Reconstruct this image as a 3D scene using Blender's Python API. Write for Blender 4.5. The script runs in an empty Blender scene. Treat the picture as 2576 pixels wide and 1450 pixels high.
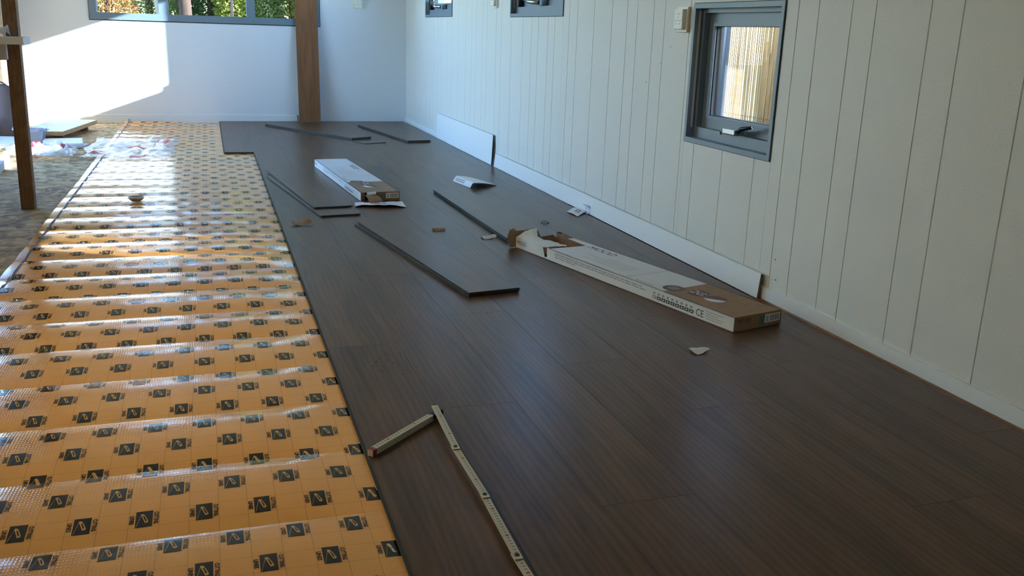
import bpy, math, random
from mathutils import Vector, Matrix, noise
random.seed(7)
sc = bpy.context.scene
COL = sc.collection
R = math.radians

# ------------------------------------------------------------------ camera
YAW, PITCH, ROLL, FPX, CAM_H = 0.319123, 0.271958, -0.032285, 2312.73, 0.9
fwd = Vector((math.sin(YAW)*math.cos(PITCH), math.cos(YAW)*math.cos(PITCH), -math.sin(PITCH)))
rgt = Vector((math.cos(YAW), -math.sin(YAW), 0.0))
dwn = fwd.cross(rgt)
r2 = math.cos(ROLL)*rgt + math.sin(ROLL)*dwn
d2 = -math.sin(ROLL)*rgt + math.cos(ROLL)*dwn
cam_d = bpy.data.cameras.new('camera')
cam_d.sensor_width = 36.0
cam_d.lens = FPX/2576.0*36.0
cam_d.clip_start = 0.02
cam = bpy.data.objects.new('camera', cam_d)
COL.objects.link(cam)
cam.matrix_world = Matrix(((r2.x, -d2.x, -fwd.x, 0), (r2.y, -d2.y, -fwd.y, 0), (r2.z, -d2.z, -fwd.z, CAM_H), (0, 0, 0, 1)))
sc.camera = cam

# ------------------------------------------------------------------ sky, sun, exposure
SUN_TRAVEL = Vector((-2.37, 1.0, -0.855)).normalized()
world = bpy.data.worlds.new('world')
sc.world = world
world.use_nodes = True
wn = world.node_tree
bgn = wn.nodes['Background']
sky = wn.nodes.new('ShaderNodeTexSky')
sky.sky_type = 'NISHITA'
sky.sun_disc = False
sky.ozone_density = 5.5
sky.dust_density = 0.2
sky.sun_elevation = R(18.4)
sky.sun_rotation = math.atan2(-SUN_TRAVEL.x, -SUN_TRAVEL.y)
wn.links.new(sky.outputs[0], bgn.inputs[0])
bgn.inputs[1].default_value = 4.4
sun_d = bpy.data.lights.new('sun', 'SUN')
sun_d.energy = 62.0
sun_d.angle = R(0.55)
sun_d.color = (0.75, 0.87, 1.0)
sun = bpy.data.objects.new('sun', sun_d)
COL.objects.link(sun)
sun.location = (8, -3, 6)
sun.rotation_euler = SUN_TRAVEL.to_track_quat('-Z', 'Y').to_euler()
vs = sc.view_settings
vs.view_transform = 'Standard'
vs.look = 'None'
vs.gamma = 1.0
vs.exposure = -0.60
vs.use_curve_mapping = False
sc.cycles.max_bounces = 12
sc.cycles.diffuse_bounces = 7
sc.cycles.transparent_max_bounces = 24
sc.cycles.sample_clamp_indirect = 20.0

# ------------------------------------------------------------------ helpers
class MB:
    def __init__(s):
        s.v, s.f, s.m = [], [], []
    def add(s, verts, faces, mi=0):
        o = len(s.v)
        s.v += [tuple(p) for p in verts]
        s.f += [tuple(o+i for i in f) for f in faces]
        s.m += [mi]*len(faces)
        return s
    def box(s, x0, x1, y0, y1, z0, z1, mi=0, top=None):
        v = [(x0,y0,z0),(x1,y0,z0),(x1,y1,z0),(x0,y1,z0),(x0,y0,z1),(x1,y0,z1),(x1,y1,z1),(x0,y1,z1)]
        s.add(v, [(0,3,2,1),(0,1,5,4),(1,2,6,5),(2,3,7,6),(3,0,4,7)], mi)
        s.add(v, [(4,5,6,7)], mi if top is None else top)
        return s
    def bbox(s, x0, x1, y0, y1, z0, z1, b, mi=0, top=None):
        # box with chamfered top edges
        v = [(x0,y0,z0),(x1,y0,z0),(x1,y1,z0),(x0,y1,z0),(x0,y0,z1-b),(x1,y0,z1-b),(x1,y1,z1-b),(x0,y1,z1-b),
             (x0+b,y0+b,z1),(x1-b,y0+b,z1),(x1-b,y1-b,z1),(x0+b,y1-b,z1)]
        s.add(v, [(0,3,2,1),(0,1,5,4),(1,2,6,5),(2,3,7,6),(3,0,4,7),(4,5,9,8),(5,6,10,9),(6,7,11,10),(7,4,8,11)], mi)
        s.add(v, [(8,9,10,11)], mi if top is None else top)
        return s
    def prism(s, poly, axis, a, b, mi=0):
        # poly: list of 2d points; axis: the extrusion axis
        n = len(poly)
        def P(p, t):
            return {'x': (t, p[0], p[1]), 'y': (p[0], t, p[1]), 'z': (p[0], p[1], t)}[axis]
        v = [P(p, a) for p in poly] + [P(p, b) for p in poly]
        s.add(v, [tuple(range(n-1, -1, -1)), tuple(range(n, 2*n))] + [(i, (i+1) % n, n+(i+1) % n, n+i) for i in range(n)], mi)
        return s
    def tube(s, pts, rad, n=8, mi=0, cap=True):
        rings = []
        for i, p in enumerate(pts):
            p = Vector(p)
            a = Vector(pts[max(i-1, 0)]); b = Vector(pts[min(i+1, len(pts)-1)])
            d = (b-a).normalized()
            u = d.orthogonal().normalized() if i == 0 else (uprev - d*uprev.dot(d)).normalized()
            uprev = u
            w = d.cross(u)
            r = rad[i] if isinstance(rad, (list, tuple)) else rad
            rings.append([p + (u*math.cos(2*math.pi*k/n) + w*math.sin(2*math.pi*k/n))*r for k in range(n)])
        v = [q for rg in rings for q in rg]
        f = []
        for i in range(len(pts)-1):
            for k in range(n):
                f.append((i*n+k, i*n+(k+1) % n, (i+1)*n+(k+1) % n, (i+1)*n+k))
        if cap:
            f.append(tuple(range(n-1, -1, -1)))
            f.append(tuple((len(pts)-1)*n+k for k in range(n)))
        s.add(v, f, mi)
        return s
    def lathe(s, prof, cx, cy, n=20, mi=0):
        v = [(cx+r*math.cos(2*math.pi*k/n), cy+r*math.sin(2*math.pi*k/n), z) for r, z in prof for k in range(n)]
        f = [(i*n+k, i*n+(k+1) % n, (i+1)*n+(k+1) % n, (i+1)*n+k) for i in range(len(prof)-1) for k in range(n)]
        s.add(v, f, mi)
        return s
    def sheet(s, fn, nu, nv, th=0.0, mi=0, mif=None):
        # fn(u,v)->Vector, grid sheet with a little thickness
        top = [fn(i/nu, j/nv) for j in range(nv+1) for i in range(nu+1)]
        W = nu+1
        fs = [(j*W+i, j*W+i+1, (j+1)*W+i+1, (j+1)*W+i) for j in range(nv) for i in range(nu)]
        o = len(s.v)
        s.v += [tuple(p) for p in top]
        s.f += [tuple(o+i for i in f) for f in fs]
        s.m += [mif((i+.5)/nu, (j+.5)/nv) if mif else mi for j in range(nv) for i in range(nu)]
        if th:
            bot = [Vector(p) - Vector((0, 0, th)) for p in top]
            o2 = len(s.v)
            s.v += [tuple(p) for p in bot]
            s.f += [tuple(o2+i for i in reversed(f)) for f in fs]
            s.m += [mif((i+.5)/nu, (j+.5)/nv) if mif else mi for j in range(nv) for i in range(nu)]
            rim = [i for i in range(W)] + [j*W+nu for j in range(1, nv+1)] + [nv*W+i for i in range(nu-1, -1, -1)] + [j*W for j in range(nv-1, 0, -1)]
            for a, b in zip(rim, rim[1:]+rim[:1]):
                s.f.append((o+b, o+a, o2+a, o2+b)); s.m.append(mi)
        return s
    def mesh(s, name, mats, smooth=False):
        me = bpy.data.meshes.new(name)
        me.from_pydata(s.v, [], s.f)
        for m in (mats if isinstance(mats, (list, tuple)) else [mats]):
            me.materials.append(m)
        me.polygons.foreach_set('material_index', s.m)
        if smooth:
            me.polygons.foreach_set('use_smooth', [True]*len(s.f))
            me.set_sharp_from_angle(angle=R(48))
        me.update()
        return me
    def build(s, name, mats, parent=None, smooth=False, loc=None, rz=0.0):
        o = bpy.data.objects.new(name, s.mesh(name, mats, smooth))
        COL.objects.link(o)
        if parent: o.parent = parent
        if loc: o.location = loc
        if rz: o.rotation_euler.z = rz
        return o

def tag(o, label=None, cat=None, group=None, kind=None):
    if label: o['label'] = label
    if cat: o['category'] = cat
    if group: o['group'] = group
    if kind: o['kind'] = kind
    return o
def empty(name, loc=(0, 0, 0), rz=0.0, parent=None):
    o = bpy.data.objects.new(name, None)
    o.empty_display_size = 0.1
    COL.objects.link(o)
    o.location = loc
    o.rotation_euler.z = rz
    if parent: o.parent = parent
    return o
def bevel(o, w=0.002, seg=2):
    m = o.modifiers.new('bevel', 'BEVEL'); m.width = w; m.segments = seg; m.limit_method = 'ANGLE'
    return o

_txt = {}
def text2d(body, w, h, shear=0.0, bold=0.0):
    # flat filled lettering scaled to w x h, centred on 0,0 -> verts2d, faces
    key = (body, bold)
    if key not in _txt:
        cu = bpy.data.curves.new('lettering', 'FONT')
        cu.body = body
        cu.resolution_u = 2
        cu.offset = bold
        ob = bpy.data.objects.new('lettering', cu)
        me = bpy.data.meshes.new_from_object(ob)
        vv = [(p.co.x, p.co.y) for p in me.vertices]
        ff = [tuple(p.vertices) for p in me.polygons]
        bpy.data.objects.remove(ob); bpy.data.curves.remove(cu); bpy.data.meshes.remove(me)
        _txt[key] = (vv, ff)
    vv, ff = _txt[key]
    x0 = min(p[0] for p in vv); x1 = max(p[0] for p in vv); y0 = min(p[1] for p in vv); y1 = max(p[1] for p in vv)
    out = []
    for x, y in vv:
        a = ((x-x0)/(x1-x0)-.5)*w; b = ((y-y0)/(y1-y0)-.5)*h
        out.append((a+shear*b, b))
    return out, ff

# ------------------------------------------------------------------ materials
MATS = {}
def N(nt, t, **kw):
    n = nt.nodes.new('ShaderNode'+t)
    for k, v in kw.items():
        if k == 'inp':
            for a, b in v.items(): n.inputs[a].default_value = b
        else: setattr(n, k, v)
    return n
def lin(c):
    return tuple((x/12.92 if x <= .04045 else ((x+.055)/1.055)**2.4) for x in c)
def srgb(r, g, b):
    return lin((r/255, g/255, b/255)) + (1.0,)
def mat(name, col, rough=.6, spec=.5, metal=0.0, var=0.0, vscale=6.0, bump=0.0, bscale=80.0, stretch=(1, 1, 1), trans=0.0, coat=0.0):
    m = bpy.data.materials.new(name); m.use_nodes = True
    nt = m.node_tree; bs = nt.nodes['Principled BSDF']
    bs.inputs['Base Color'].default_value = col
    bs.inputs['Roughness'].default_value = rough
    bs.inputs['Specular IOR Level'].default_value = spec
    bs.inputs['Metallic'].default_value = metal
    bs.inputs['Coat Weight'].default_value = coat
    tc = N(nt, 'TexCoord'); mp = N(nt, 'Mapping'); mp.inputs['Scale'].default_value = stretch
    nt.links.new(tc.outputs['Object'], mp.inputs[0])
    if var:
        no = N(nt, 'TexNoise', inp={'Scale': vscale, 'Detail': 5.0})
        nt.links.new(mp.outputs[0], no.inputs['Vector'])
        cr = N(nt, 'ValToRGB')
        cr.color_ramp.elements[0].position = .3; cr.color_ramp.elements[1].position = .7
        cr.color_ramp.elements[0].color = tuple(c*(1-var) for c in col[:3])+(1,)
        cr.color_ramp.elements[1].color = tuple(min(1, c*(1+var)) for c in col[:3])+(1,)
        nt.links.new(no.outputs['Fac'], cr.inputs[0]); nt.links.new(cr.outputs[0], bs.inputs['Base Color'])
    if bump:
        nb = N(nt, 'TexNoise', inp={'Scale': bscale, 'Detail': 3.0})
        nt.links.new(mp.outputs[0], nb.inputs['Vector'])
        bp = N(nt, 'Bump', inp={'Strength': bump, 'Distance': .002})
        nt.links.new(nb.outputs['Fac'], bp.inputs['Height']); nt.links.new(bp.outputs[0], bs.inputs['Normal'])
    if trans:
        tr = N(nt, 'BsdfTransparent'); mx = N(nt, 'MixShader', inp={0: trans})
        nt.links.new(bs.outputs[0], mx.inputs[1]); nt.links.new(tr.outputs[0], mx.inputs[2])
        nt.links.new(mx.outputs[0], nt.nodes['Material Output'].inputs[0])
    MATS[name] = m
    return m

def wood(name, dark, light, rough=.4, gs=1.0, contrast=1.0):
    # grain along local Y
    m = bpy.data.materials.new(name); m.use_nodes = True
    nt = m.node_tree; L = nt.links.new; bs = nt.nodes['Principled BSDF']
    tc = N(nt, 'TexCoord'); oi = N(nt, 'ObjectInfo')
    off = N(nt, 'Combine' 'XYZ')
    mu = N(nt, 'Math', operation='MULTIPLY', inp={1: 37.0}); L(oi.outputs['Random'], mu.inputs[0])
    L(mu.outputs[0], off.inputs[0]); L(mu.outputs[0], off.inputs[1])
    ad = N(nt, 'VectorMath', operation='ADD'); L(tc.outputs['Object'], ad.inputs[0]); L(off.outputs[0], ad.inputs[1])
    mp = N(nt, 'Mapping'); mp.inputs['Scale'].default_value = (14*gs, 1.5*gs, 14*gs); L(ad.outputs[0], mp.inputs[0])
    n1 = N(nt, 'TexNoise', inp={'Scale': 1.0, 'Detail': 6.0, 'Roughness': .62, 'Distortion': .8}); L(mp.outputs[0], n1.inputs['Vector'])
    wv = N(nt, 'TexWave', bands_direction='X', inp={'Scale': 1.2, 'Distortion': 9.0, 'Detail': 2.0, 'Detail Scale': .8}); L(mp.outputs[0], wv.inputs['Vector'])
    mp2 = N(nt, 'Mapping'); mp2.inputs['Scale'].default_value = (190*gs, 7*gs, 190*gs); L(ad.outputs[0], mp2.inputs[0])
    n2 = N(nt, 'TexNoise', inp={'Scale': 1.0, 'Detail': 3.0}); L(mp2.outputs[0], n2.inputs['Vector'])
    a1 = N(nt, 'Math', operation='MULTIPLY_ADD', inp={1: .16}); L(wv.outputs['Fac'], a1.inputs[0]); L(n1.outputs['Fac'], a1.inputs[2])
    a2 = N(nt, 'Math', operation='MULTIPLY_ADD', inp={1: .18}); L(n2.outputs['Fac'], a2.inputs[0]); L(a1.outputs[0], a2.inputs[2])
    a3 = N(nt, 'Math', operation='MULTIPLY_ADD', inp={1: .05*contrast}); L(oi.outputs['Random'], a3.inputs[0]); L(a2.outputs[0], a3.inputs[2])
    cr = N(nt, 'ValToRGB'); cr.color_ramp.elements[0].position = .42; cr.color_ramp.elements[1].position = .98
    cr.color_ramp.elements[0].color = dark; cr.color_ramp.elements[1].color = light
    L(a3.outputs[0], cr.inputs[0]); L(cr.outputs[0], bs.inputs['Base Color'])
    bs.inputs['Roughness'].default_value = rough
    bs.inputs['Specular IOR Level'].default_value = .32
    bp = N(nt, 'Bump', inp={'Strength': .2, 'Distance': .001}); L(a2.outputs[0], bp.inputs['Height']); L(bp.outputs[0], bs.inputs['Normal'])
    MATS[name] = m
    return m

M_wall = mat('white_paint', srgb(226, 226, 222), .62, bump=.25, bscale=140)
M_wallf = mat('white_paint_sky_tint', srgb(218, 221, 228), .62, bump=.25, bscale=140)  # far wall: bluish cast of the sky light put into the paint colour
M_wallb = mat('white_board_paint', srgb(212, 211, 207), .5, bump=.3, bscale=160)
M_trim = mat('trim_paint', srgb(222, 224, 226), .5)
M_lam = wood('dark_oak_laminate', srgb(66, 46, 33), srgb(112, 84, 62), .32)
M_oak = wood('brown_oak', srgb(110, 70, 43), srgb(148, 102, 68), .5, contrast=.4)
M_ply = wood('tan_plywood', srgb(176, 140, 98), srgb(208, 176, 134), .6, gs=.6)
M_post = wood('post_timber', srgb(112, 82, 60), srgb(150, 116, 88), .6)
M_core = mat('laminate_core', srgb(62, 60, 58), .7, bump=.3, bscale=200)
M_paleedge = mat('pale_board_edge', srgb(196, 158, 112), .6, var=.15, vscale=20)
M_frame = mat('grey_window_paint', srgb(112, 127, 142), .42, bump=.12, bscale=60)
M_framed = mat('dark_gasket', srgb(38, 42, 48), .5)
M_weather = mat('pale_weather_strip', srgb(196, 200, 196), .5)
M_chrome = mat('latch_metal', srgb(170, 170, 165), .28, metal=1.0)
M_darkmetal = mat('dark_metal', srgb(40, 40, 42), .35, metal=.8)
M_plastic = mat('white_plastic', srgb(232, 230, 222), .35)
M_hole = mat('socket_hole', srgb(26, 24, 24), .6)
M_boxw = mat('white_printed_card', srgb(214, 214, 216), .5, var=.03, vscale=10)
M_kraft = mat('kraft_card', srgb(150, 122, 94), .75, var=.1, vscale=40, bump=.15, bscale=120)
M_kraftd = mat('kraft_inside', srgb(132, 102, 74), .8, var=.1, vscale=30)
M_ink = mat('dark_ink', srgb(52, 50, 54), .6)
M_inkg = mat('grey_ink', srgb(150, 148, 152), .6)
M_mauve = mat('mauve_ink', srgb(96, 74, 72), .55)
M_green = mat('green_ink', srgb(86, 120, 104), .55)
M_paper = mat('white_paper', srgb(228, 228, 230), .55, var=.02)
M_paperb = mat('blueish_paper', srgb(200, 206, 226), .5)
M_red = mat('red_print', srgb(206, 40, 62), .45, trans=.12)
M_film = mat('clear_film', srgb(235, 238, 240), .16, spec=.8, trans=.56)
M_grey = mat('mauve_grey_fabric', srgb(98, 84, 86), .9, bump=.4, bscale=90)
M_greybox = mat('light_grey_card', srgb(196, 198, 206), .6)
M_yellow = mat('yellow_plastic', srgb(222, 172, 40), .4)
M_bluebag = mat('blue_grey_plastic', srgb(150, 158, 180), .4)
M_rule = mat('ivory_rule', srgb(212, 204, 184), .5)
M_rulered = mat('rule_red', srgb(176, 84, 74), .5)
M_redp = mat('red_end_cap', srgb(140, 34, 34), .4)
M_tape = mat('grey_tape', srgb(116, 118, 132), .7, spec=.2)
M_dirt = mat('dark_crumb', srgb(40, 32, 26), .9)
M_lip = mat('amber_film', srgb(112, 70, 32), .16, spec=.8, bump=.5, bscale=40)
M_scuff = mat('scuff', srgb(74, 74, 78), .7)
M_ground = mat('lawn', srgb(104, 116, 58), .9, var=.3, vscale=3)
M_bark = mat('bark', srgb(74, 54, 42), .9, var=.6, vscale=12, stretch=(1, 1, .2), bump=1.0, bscale=30)
M_darkpost = mat('garden_post', srgb(60, 48, 46), .8)
M_birch = mat('pale_bark', srgb(170, 160, 140), .8, var=.15, vscale=14)
M_reed = mat('reed', srgb(150, 122, 80), .7, var=.25, vscale=9, stretch=(3, 3, .4))
M_cream = mat('bounce_wall_cream', srgb(244, 213, 160), .8)
M_print = mat('print_ink', srgb(42, 35, 30), .12, spec=.5)
M_icon = mat('print_icon', srgb(226, 170, 98), .12)

# orange underlay with printed dashed grid and embossed dots
def underlay_mat():
    m = bpy.data.materials.new('orange_underlay'); m.use_nodes = True
    nt = m.node_tree; L = nt.links.new; bs = nt.nodes['Principled BSDF']
    tc = N(nt, 'TexCoord'); sx = N(nt, 'SeparateXYZ'); L(tc.outputs['Object'], sx.inputs[0])
    def mth(op, a, b=None, c=None):
        n = N(nt, 'Math', operation=op)
        for i, q in enumerate((a, b, c)):
            if q is None: continue
            if isinstance(q, (int, float)): n.inputs[i].default_value = q
            else: L(q, n.inputs[i])
        return n.outputs[0]
    def line(co, per, off, w):
        f = mth('FRACT', mth('DIVIDE', mth('ADD', co, off), per))
        d = mth('ABSOLUTE', mth('SUBTRACT', f, .5))
        return mth('GREATER_THAN', d, .5-w/per)
    X, Y = sx.outputs[0], sx.outputs[1]
    dashx = mth('GREATER_THAN', mth('FRACT', mth('DIVIDE', X, .0036)), .35)
    dashy = mth('GREATER_THAN', mth('FRACT', mth('DIVIDE', Y, .0036)), .35)
    lx = mth('MULTIPLY', line(X, .05375, .079, .0006), dashy)
    ly = mth('MULTIPLY', line(Y, .05325, -1.6534, .0005), dashx)
    g = mth('MULTIPLY', mth('MAXIMUM', lx, ly), .5)
    no = N(nt, 'TexNoise', inp={'Scale': 3.0, 'Detail': 4.0}); L(tc.outputs['Object'], no.inputs['Vector'])
    cr = N(nt, 'ValToRGB'); cr.color_ramp.elements[0].position = .3; cr.color_ramp.elements[1].position = .7
    cr.color_ramp.elements[0].color = srgb(248, 174, 90); cr.color_ramp.elements[1].color = srgb(254, 184, 100)
    L(no.outputs['Fac'], cr.inputs[0])
    mx = N(nt, 'MixRGB'); mx.inputs[2].default_value = srgb(96, 66, 40); L(g, mx.inputs[0]); L(cr.outputs[0], mx.inputs[1])
    L(mx.outputs[0], bs.inputs['Base Color'])
    bs.inputs['Roughness'].default_value = .09
    bs.inputs['Specular IOR Level'].default_value = .8
    # embossed dots
    k = 2*math.pi/.013
    k2 = 2*math.pi/.022
    dots = mth('MULTIPLY', mth('SINE', mth('MULTIPLY', X, k)), mth('SINE', mth('MULTIPLY', Y, k2)))
    h = mth('POWER', mth('MAXIMUM', mth('ABSOLUTE', dots), 0.0), 4.0)
    n2 = N(nt, 'TexNoise', inp={'Scale': 14.0, 'Detail': 3.0}); L(tc.outputs['Object'], n2.inputs['Vector'])
    hh = mth('ADD', mth('MULTIPLY', h, .30), mth('MULTIPLY', n2.outputs['Fac'], .25))
    bp = N(nt, 'Bump', inp={'Strength': .35, 'Distance': .002}); L(hh, bp.inputs['Height']); L(bp.outputs[0], bs.inputs['Normal'])
    return m
M_under = underlay_mat()

def osb_mat():
    m = bpy.data.materials.new('strand_board'); m.use_nodes = True
    nt = m.node_tree; L = nt.links.new; bs = nt.nodes['Principled BSDF']
    tc = N(nt, 'TexCoord'); no = N(nt, 'TexNoise', inp={'Scale': 6.0, 'Detail': 2.0}); L(tc.outputs['Object'], no.inputs['Vector'])
    mxv = N(nt, 'MixRGB', blend_type='ADD'); mxv.inputs[0].default_value = .12
    L(tc.outputs['Object'], mxv.inputs[1]); L(no.outputs['Color'], mxv.inputs[2])
    cols = []
    for i, (sx_, sy_, rz) in enumerate(((16, 38, .5), (36, 17, 1.2))):
        mp = N(nt, 'Mapping'); mp.inputs['Scale'].default_value = (sx_, sy_, 1); mp.inputs['Rotation'].default_value = (0, 0, rz)
        L(mxv.outputs[0], mp.inputs[0])
        vo = N(nt, 'TexVoronoi', inp={'Scale': 1.0}); L(mp.outputs[0], vo.inputs['Vector']); cols.append(vo)
    sp = N(nt, 'SeparateColor'); L(cols[0].outputs['Color'], sp.inputs[0])
    sp2 = N(nt, 'SeparateColor'); L(cols[1].outputs['Color'], sp2.inputs[0])
    av = N(nt, 'Math', operation='MULTIPLY_ADD', inp={1: .5}); L(sp.outputs[0], av.inputs[0])
    hv = N(nt, 'Math', operation='MULTIPLY', inp={1: .5}); L(sp2.outputs[0], hv.inputs[0]); L(hv.outputs[0], av.inputs[2])
    cr = N(nt, 'ValToRGB'); e = cr.color_ramp.elements
    e[0].position = .1; e[0].color = srgb(118, 88, 54); e[1].position = .9; e[1].color = srgb(224, 192, 142)
    x = cr.color_ramp.elements.new(.5); x.color = srgb(178, 144, 98)
    L(av.outputs[0], cr.inputs[0]); L(cr.outputs[0], bs.inputs['Base Color']); bs.inputs['Roughness'].default_value = .75
    bp = N(nt, 'Bump', inp={'Strength': .4, 'Distance': .002}); L(av.outputs[0], bp.inputs['Height']); L(bp.outputs[0], bs.inputs['Normal'])
    return m
M_osb = osb_mat()

def glass_mat():
    m = bpy.data.materials.new('window_glass'); m.use_nodes = True
    nt = m.node_tree; L = nt.links.new
    nt.nodes.remove(nt.nodes['Principled BSDF'])
    tr = N(nt, 'BsdfTransparent'); tr.inputs[0].default_value = (.95, .97, .96, 1)
    gl = N(nt, 'BsdfGlossy', inp={'Roughness': 0.0})
    fr = N(nt, 'Fresnel')
    ge = N(nt, 'NewGeometry'); mr = N(nt, 'MapRange', inp={'To Min': 1.5, 'To Max': 1/1.5})
    L(ge.outputs['Backfacing'], mr.inputs[0]); L(mr.outputs[0], fr.inputs[0])
    mx = N(nt, 'MixShader'); L(fr.outputs[0], mx.inputs[0]); L(tr.outputs[0], mx.inputs[1]); L(gl.outputs[0], mx.inputs[2])
    L(mx.outputs[0], nt.nodes['Material Output'].inputs[0])
    return m
M_glass = glass_mat()

def leaf_mat(name, c0, c1, c2):
    m = bpy.data.materials.new(name); m.use_nodes = True
    nt = m.node_tree; L = nt.links.new; bs = nt.nodes['Principled BSDF']
    tc = N(nt, 'TexCoord'); no = N(nt, 'TexNoise', inp={'Scale': 7.0, 'Detail': 6.0, 'Roughness': .7}); L(tc.outputs['Object'], no.inputs['Vector'])
    cr = N(nt, 'ValToRGB'); e = cr.color_ramp.elements
    e[0].position = .32; e[0].color = c0; e[1].position = .68; e[1].color = c2
    x = e.new(.5); x.color = c1
    L(no.outputs['Fac'], cr.inputs[0]); L(cr.outputs[0], bs.inputs['Base Color']); bs.inputs['Roughness'].default_value = .6
    tl = N(nt, 'BsdfTranslucent'); L(cr.outputs[0], tl.inputs[0])
    mx = N(nt, 'MixShader', inp={0: .3}); L(bs.outputs[0], mx.inputs[1]); L(tl.outputs[0], mx.inputs[2])
    L(mx.outputs[0], nt.nodes['Material Output'].inputs[0])
    return m
M_leafs = {
    'dark': leaf_mat('dark_conifer', srgb(30, 48, 30), srgb(62, 84, 44), srgb(116, 130, 66)),
    'lime': leaf_mat('lime_conifer', srgb(104, 116, 40), srgb(156, 162, 66), srgb(206, 200, 112)),
    'rust': leaf_mat('rusty_shrub', srgb(122, 92, 52), srgb(186, 140, 80), srgb(226, 186, 124)),
    'sage': leaf_mat('sage_conifer', srgb(78, 96, 48), srgb(130, 142, 74), srgb(190, 192, 124)),
}

# ------------------------------------------------------------------ room shell
XR, YF, XL, YB, ZC = 1.868, 9.22, -1.67, -1.6, 2.35
OSB_Z = -0.016
def slab(axis, a0, a1, u0, u1, w0, w1, holes):
    # wall slab between a0..a1 along axis with rectangular holes (u0,u1,w0,w1)
    us = sorted({u0, u1} | {h[0] for h in holes} | {h[1] for h in holes})
    mb = MB()
    for ua, ub in zip(us, us[1:]):
        cuts = sorted((h[2], h[3]) for h in holes if h[0] <= ua+1e-6 and h[1] >= ub-1e-6)
        z = w0
        segs = []
        for c0, c1 in cuts:
            if c0 > z: segs.append((z, c0))
            z = max(z, c1)
        if z < w1: segs.append((z, w1))
        for za, zb in segs:
            if axis == 'x': mb.box(a0, a1, ua, ub, za, zb)
            else: mb.box(ua, ub, a0, a1, za, zb)
    return mb

WIN_R = [(7.380, 8.345, 0.998, 1.98), (4.905, 5.865, 0.988, 1.98), (2.800, 3.440, 0.484, 1.034)]
WIN_F = (-0.973, 1.040, 0.890, 1.960)
WIN_L = [(6.10, 8.36, 0.0, 2.12), (1.8, 3.3, 1.22, 2.15)]

floor = tag(MB().box(XL-.1, XR+.15, YB-.1, YF+.1, OSB_Z-.05, OSB_Z).build('floor', M_osb), kind='structure')
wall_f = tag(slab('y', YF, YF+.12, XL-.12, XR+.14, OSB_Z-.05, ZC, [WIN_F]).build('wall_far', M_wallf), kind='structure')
wall_l = tag(slab('x', XL-.12, XL, YB, YF, OSB_Z-.05, ZC, WIN_L).build('wall_left', M_ply), kind='structure')
wall_b = tag(MB().box(XL-.12, XR+.14, YB-.12, YB, OSB_Z-.05, ZC).build('wall_back', M_wall), kind='structure')
ceil_ = tag(MB().box(XL-.3, XR+.3, YB-.3, YF+.3, ZC, ZC+.1).build('ceiling', M_wall), kind='structure')
wall_r = tag(slab('x', XR+.012, XR+.14, YB, YF, OSB_Z-.05, ZC, [(a, b, c, d) for a, b, c, d in WIN_R]).build('wall_right', M_wallb), kind='structure')

# grooved panelling: every board its own piece
PAT = [.11, .225, .225, .17, .11, .168, .11, .222]
gro = [4.817]
i = 0
while gro[-1] > YB+.2:
    gro.append(gro[-1]-[.117, .226, .222, .174, .11, .166, .108, .224][i % 8]); i += 1
up = [4.817]; i = 7
while up[-1] < YF-.12:
    up.append(up[-1]+[.12, .223, .226, .166, .121, .168, .111, .221][i % 8]); i -= 1
gro = sorted(set(gro+up))
ys = [YB]+[g for g in gro if YB+.05 < g < YF-.03]+[YF]
for a, b in zip(ys, ys[1:]):
    mb = MB()
    cuts = sorted({a, b} | {w for win in WIN_R for w in win[:2] if a < w < b})
    for ya, yb in zip(cuts, cuts[1:]):
        ca = .0017 if ya == a else 0.0; cb = .0017 if yb == b else 0.0
        e = .0006
        x0, x1 = XR, XR+.0125
        poly = [(x0, ya+ca+e), (x0, yb-cb-e), (x0+.0026, yb-e), (x1, yb-e), (x1, ya+e), (x0+.0026, ya+e)]
        zs = [(OSB_Z, ZC)]
        for wa, wb, za, zb in WIN_R:
            if ya >= wa-1e-6 and yb <= wb+1e-6: zs = [(OSB_Z, za), (zb, ZC)]
        for z0, z1 in zs: mb.prism(poly, 'z', z0, z1)
    mb.build('wall_board', M_wallb, wall_r)
for sy, sz, ln in ((2.705, .155, .014), (2.69, .085, .016), (2.715, .079, .006), (3.62, .86, .012), (3.70, .79, .010), (3.83, .70, .016)):
    MB().box(XR-.0008, XR+.001, sy-.002, sy+.001+ln*.25, sz-ln*.14, sz+ln*.10).build('scuff_mark', M_scuff, wall_r)

tag(MB().box(XR-.008, XR, YB, YF, OSB_Z, .042).build('baseboard_right', M_trim), kind='structure')
tag(MB().bbox(XL, .80, YF-.010, YF, OSB_Z, .060, .004).build('baseboard_far', M_trim), kind='structure')

# ------------------------------------------------------------------ windows
def ring(mb, axis, a0, a1, u0, u1, w0, w1, t, mi=0, tb=None):
    tb = t if tb is None else tb
    def B(ua, ub, wa, wb):
        if axis == 'x': mb.box(a0, a1, ua, ub, wa, wb, mi)
        else: mb.box(ua, ub, a0, a1, wa, wb, mi)
    B(u0, u1, w0, w0+tb); B(u0, u1, w1-t, w1); B(u0, u0+t, w0+tb, w1-t); B(u1-t, u1, w0+tb, w1-t)
    return mb

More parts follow.
